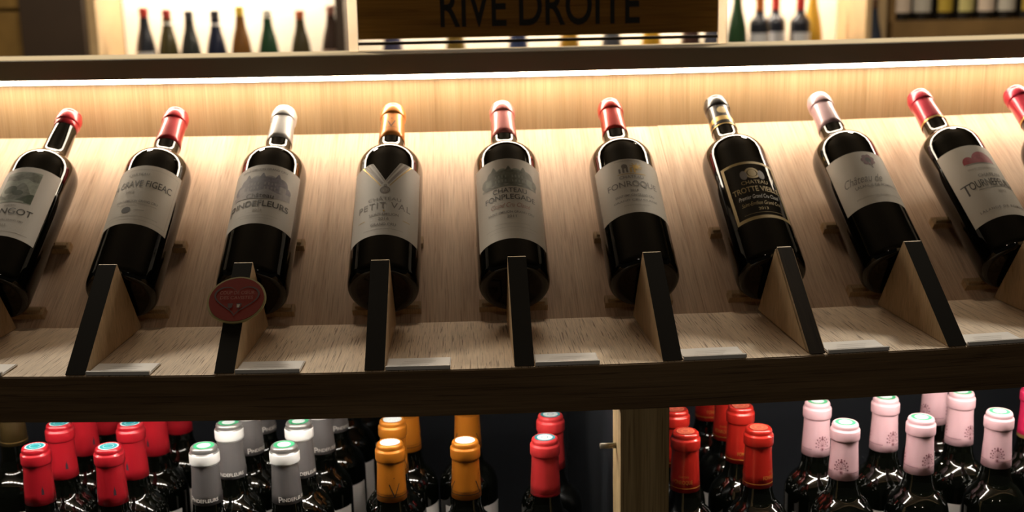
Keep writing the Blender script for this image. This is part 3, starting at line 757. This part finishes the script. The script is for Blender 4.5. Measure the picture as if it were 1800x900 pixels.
# ------------------------------------------------------------------ sign on the top shelf
sa, sb = -.1655, .3411; smid = (sa+sb)/2; hw = (sb-sa)/2*.918; ZS = .2710
sg = thing('shelf_sign', 'brown wooden sign reading RIVE DROITE in a pale frame on the top shelf', 'sign', W(smid, .470, ZS), (0, 0, ang(smid)))
for sx in (-1, 1):
    box('upright', sx*hw-.0058, sx*hw+.0058, -.004, .004, 0, .150, M['frost'], sg, .0008)
box('board', -hw+.0065, hw-.0065, -.005, .003, .0145, .135, M['sign'], sg, .0006)
box('bottom_rail', -hw+.006, hw-.006, -.004, .003, .0072, .0108, M['bg_dark'], sg)
P = Print(); P.text('RIVE DROITE', .0016, 0, width=.2500, h=.049, mt=M['sign_letter'], weight=.012)
o = P.flat('lettering', sg, -.0053); o.location = (0, 0, .0270)

# ------------------------------------------------------------------ the shop behind
st = lambda o: tag(o, kind='structure')
st(box('floor', -5, 5, -4, 5, -.85, -.80, M['floor']))
st(box('wall_back', -5, 5, 4.2, 4.3, -.80, 2.3, M['room']))
st(box('ceiling', -5, 5, -4, 5, 2.3, 2.35, M['room']))
bs = thing('wall_shelving', 'backlit wooden wine shelving along the far wall', 'shelving', (0, 3.3, -.8))
def part(n, x0, x1, y0, y1, z0, z1, m_): return box(n, x0, x1, y0-3.3, y1-3.3, z0+.8, z1+.8, m_, bs)
part('back_panel', -1.23, 1.50, 3.52, 3.55, -.79, .72, M['bg_panel'])
part('shelf', -1.23, 1.38, 3.20, 3.515, -.045, -.02, M['bg_wood'])
part('top_board', -1.26, 1.50, 3.18, 3.55, .55, .60, M['bg_wood'])
part('side_panel', -1.262, -1.232, 3.18, 3.515, -.79, .54, M['bg_wood'])
part('divider', -.435, -.405, 3.19, 3.515, -.015, .54, M['bg_dark'])
part('side_panel', 1.385, 1.405, 3.18, 3.515, -.79, .54, M['bg_wood'])
part('niche_light', -1.22, -.45, 3.36, 3.40, .525, .545, M['niche_led'])
part('niche_light', -.39, 1.37, 3.36, 3.40, .525, .545, M['niche_led'])
pl = tag(box('pillar', -1.470, -1.264, 3.14, 3.45, -.80, 2.3, M['bg_dark']), kind='structure'); pl.name = 'trim_1'
ck = thing('wooden_crates', 'blurred amber wooden cabinet at the far left behind the counter', 'cabinet', (-1.72, 3.4, -.8))
for k in range(5): box('plank', -.16, .185, -.05, .05, .05+.26*k, .30+.26*k, M['bg_amber'], ck, .004)
box('frame', -.16, .185, .052, .30, .0, 1.36, M['bg_amber'], ck)
BURG = [(0, .006), (.034, 0), (.0345, .004), (.036, .012), (.036, .130), (.035, .147), (.031, .174), (.026, .198), (.0195, .222), (.0158, .245), (.0145, .268), (.0142, .292), (0, .293)]
CAPB = lambda h: [(.0150, h-.055), (.0147, h-.02), (.0156, h-.018), (.0156, h-.004), (.0145, h), (0, h)]
CG = {}
def cmat(c, r=.35):
    k = tuple(round(v, 3) for v in c)
    if k not in CG: CG[k] = simple('far_bottle_colour', tuple(c)+(1,), r)
    return CG[k]
def far_bottle(x, y, h, body, cap, band, lab, label, z=-.0198, grp='bottles on the lit far shelf', capl=.055, bord=False):
    t = thing('wine_bottle', label, 'bottle', (x, y, z), (0, 0, random.uniform(-.3, .3)), grp)
    k = h/.293
    lathe('glass_body', bordeaux(.036, h) if bord else [(r, q*k) for r, q in BURG], cmat(body, .15), t, 24)
    c = lathe('capsule', [(.0150, h-capl), (.0147, h-.02), (.0156, h-.018), (.0156, h-.004), (.0145, h+.0006), (0, h+.0006)], cmat(cap), t, 20)
    if band: lathe('neck_band', [(.0166, h-capl-.022), (.0163, h-capl+.002)], cmat(band), t, 20)
    if lab: sheet('paper_label', .0362, .038, lab[0], lambda x_: lab[1], cmat(lab[2]), t, 16)
    return t
FB = [(-1.104, .305, (.02, .022, .03), (.42, .04, .03), None, (.05, .155, (.6, .58, .56)), 'far bottle with red capsule beside the pillar, first on the lit shelf'),
      (-1.026, .298, (.06, .05, .02), (.40, .05, .04), (.7, .68, .62), None, 'far brownish bottle with red capsule and white neck band'),
      (-.950, .292, (.03, .032, .03), (.05, .055, .06), None, None, 'far slim grey-black bottle between the white-banded pair'),
      (-.861, .291, (.012, .016, .035), (.04, .04, .045), (.7, .68, .66), None, 'far navy bottle with dark capsule and white neck band'),
      (-.775, .304, (.16, .07, .018), (.75, .5, .08), None, None, 'far amber bottle with yellow capsule'),
      (-.681, .292, (.018, .05, .022), (.75, .72, .62), None, None, 'far dark green bottle with white capsule'),
      (-.569, .286, (.05, .04, .018), (.45, .12, .05), None, None, 'far olive bottle with orange-tipped capsule'),
      (-.462, .300, (.05, .03, .022), (.35, .16, .12), None, (.05, .15, (.5, .35, .28)), 'far brown bottle beside the dark divider')]
for (x, h, b, c, bn, lb, la) in FB:
    far_bottle(x, 3.30, h, b, c, bn, lb, la, capl=.045 if c != (.75, .72, .62) else .085)
for k, (x, b, c) in enumerate(((-.25, (.05, .05, .09), (.3, .3, .3)), (-.03, (.14, .09, .02), (.5, .4, .2)), (.19, (.03, .04, .09), (.1, .1, .2)), (.37, (.3, .16, .02), (.5, .4, .1)), (.52, (.06, .06, .07), (.3, .3, .3)), (.66, (.4, .22, .02), (.6, .4, .1)), (.80, (.05, .025, .02), (.3, .1, .1)), (.88, (.07, .07, .09), (.3, .3, .3)))):
    far_bottle(x, 3.30, .296, b, c, None, None, ['far bluish bottle seen under the left end of the sign', 'far golden bottle seen under the letter R of the sign', 'far navy bottle seen under the middle of the sign', 'far amber bottle seen under the letters of DROITE', 'far grey bottle seen under the right half of the sign', 'far yellow bottle seen under the letters TE', 'far dark red bottle seen under the right end of the sign', 'far grey bottle by the right upright of the sign'][k])
for k, (x, c, b, la) in enumerate(((.965, (.45, .35, .03), (.02, .05, .02), 'far green bottle with yellow neck right of the sign'), (1.045, (.55, .16, .04), (.018, .02, .026), 'far slate bottle with orange neck and white label'), (1.120, (.5, .04, .035), (.018, .02, .028), 'far slate bottle with red neck, middle of the white-labelled three'), (1.190, (.5, .04, .035), (.016, .017, .024), 'far slate bottle with red neck beside the yellow one'), (1.255, (.7, .45, .05), (.45, .26, .03), 'far yellow bottle at the end of the lit shelf'))):
    far_bottle(x, 3.375 if k in (2, 4) else 3.30, .310 if k in (1, 2, 3) else .335, b, c, None, (.100, .176, (.50, .50, .52)) if k in (1, 2, 3) else None, la, capl=.072 if k in (1, 2, 3) else .11, bord=k in (1, 2, 3))
far_bottle(1.425, 3.22, .33, (.03, .035, .05), (.12, .06, .03), None, None, 'far dark bottle standing before the tan post', z=-.06, grp='other far bottles')
pb = thing('tan_post', 'tan wooden post between the lit shelf and the brown bottle rack', 'post', (1.475, 3.36, -.8)); box('shaft', -.055, .03, -.04, .04, 0, 1.5, M['bg_wood'], pb)
rk = thing('bottle_rack', 'brown wooden bottle rack at the far right', 'rack', (1.95, 3.36, -.8))
box('front_board', -.43, .6, -.06, -.035, .60, .985, M['bg_brown'], rk); box('side', -.43, -.41, -.034, .34, 0, 1.4, M['bg_brown'], rk); box('shelf', -.41, .6, -.034, .34, .965, .985, M['bg_brown'], rk)
box('back', -.41, .6, .30, .34, 0, 1.4, M['bg_dark'], rk)
for k in range(8):
    x = 1.590+k*.0775
    t = far_bottle(x, 3.42, .30, (.012, .01, .008), [(.6, .55, .45), (.55, .5, .4), (.5, .36, .06)][k % 3], None, (.028, .135, [(.70, .56, .44), (.55, .50, .42), (.52, .36, .05), (.6, .52, .2)][k % 4]), 'far bottle in the brown rack, number %s from the tan post' % ['one', 'two', 'three', 'four', 'five', 'six', 'seven', 'eight'][k], z=.1855, grp='bottles in the brown rack')
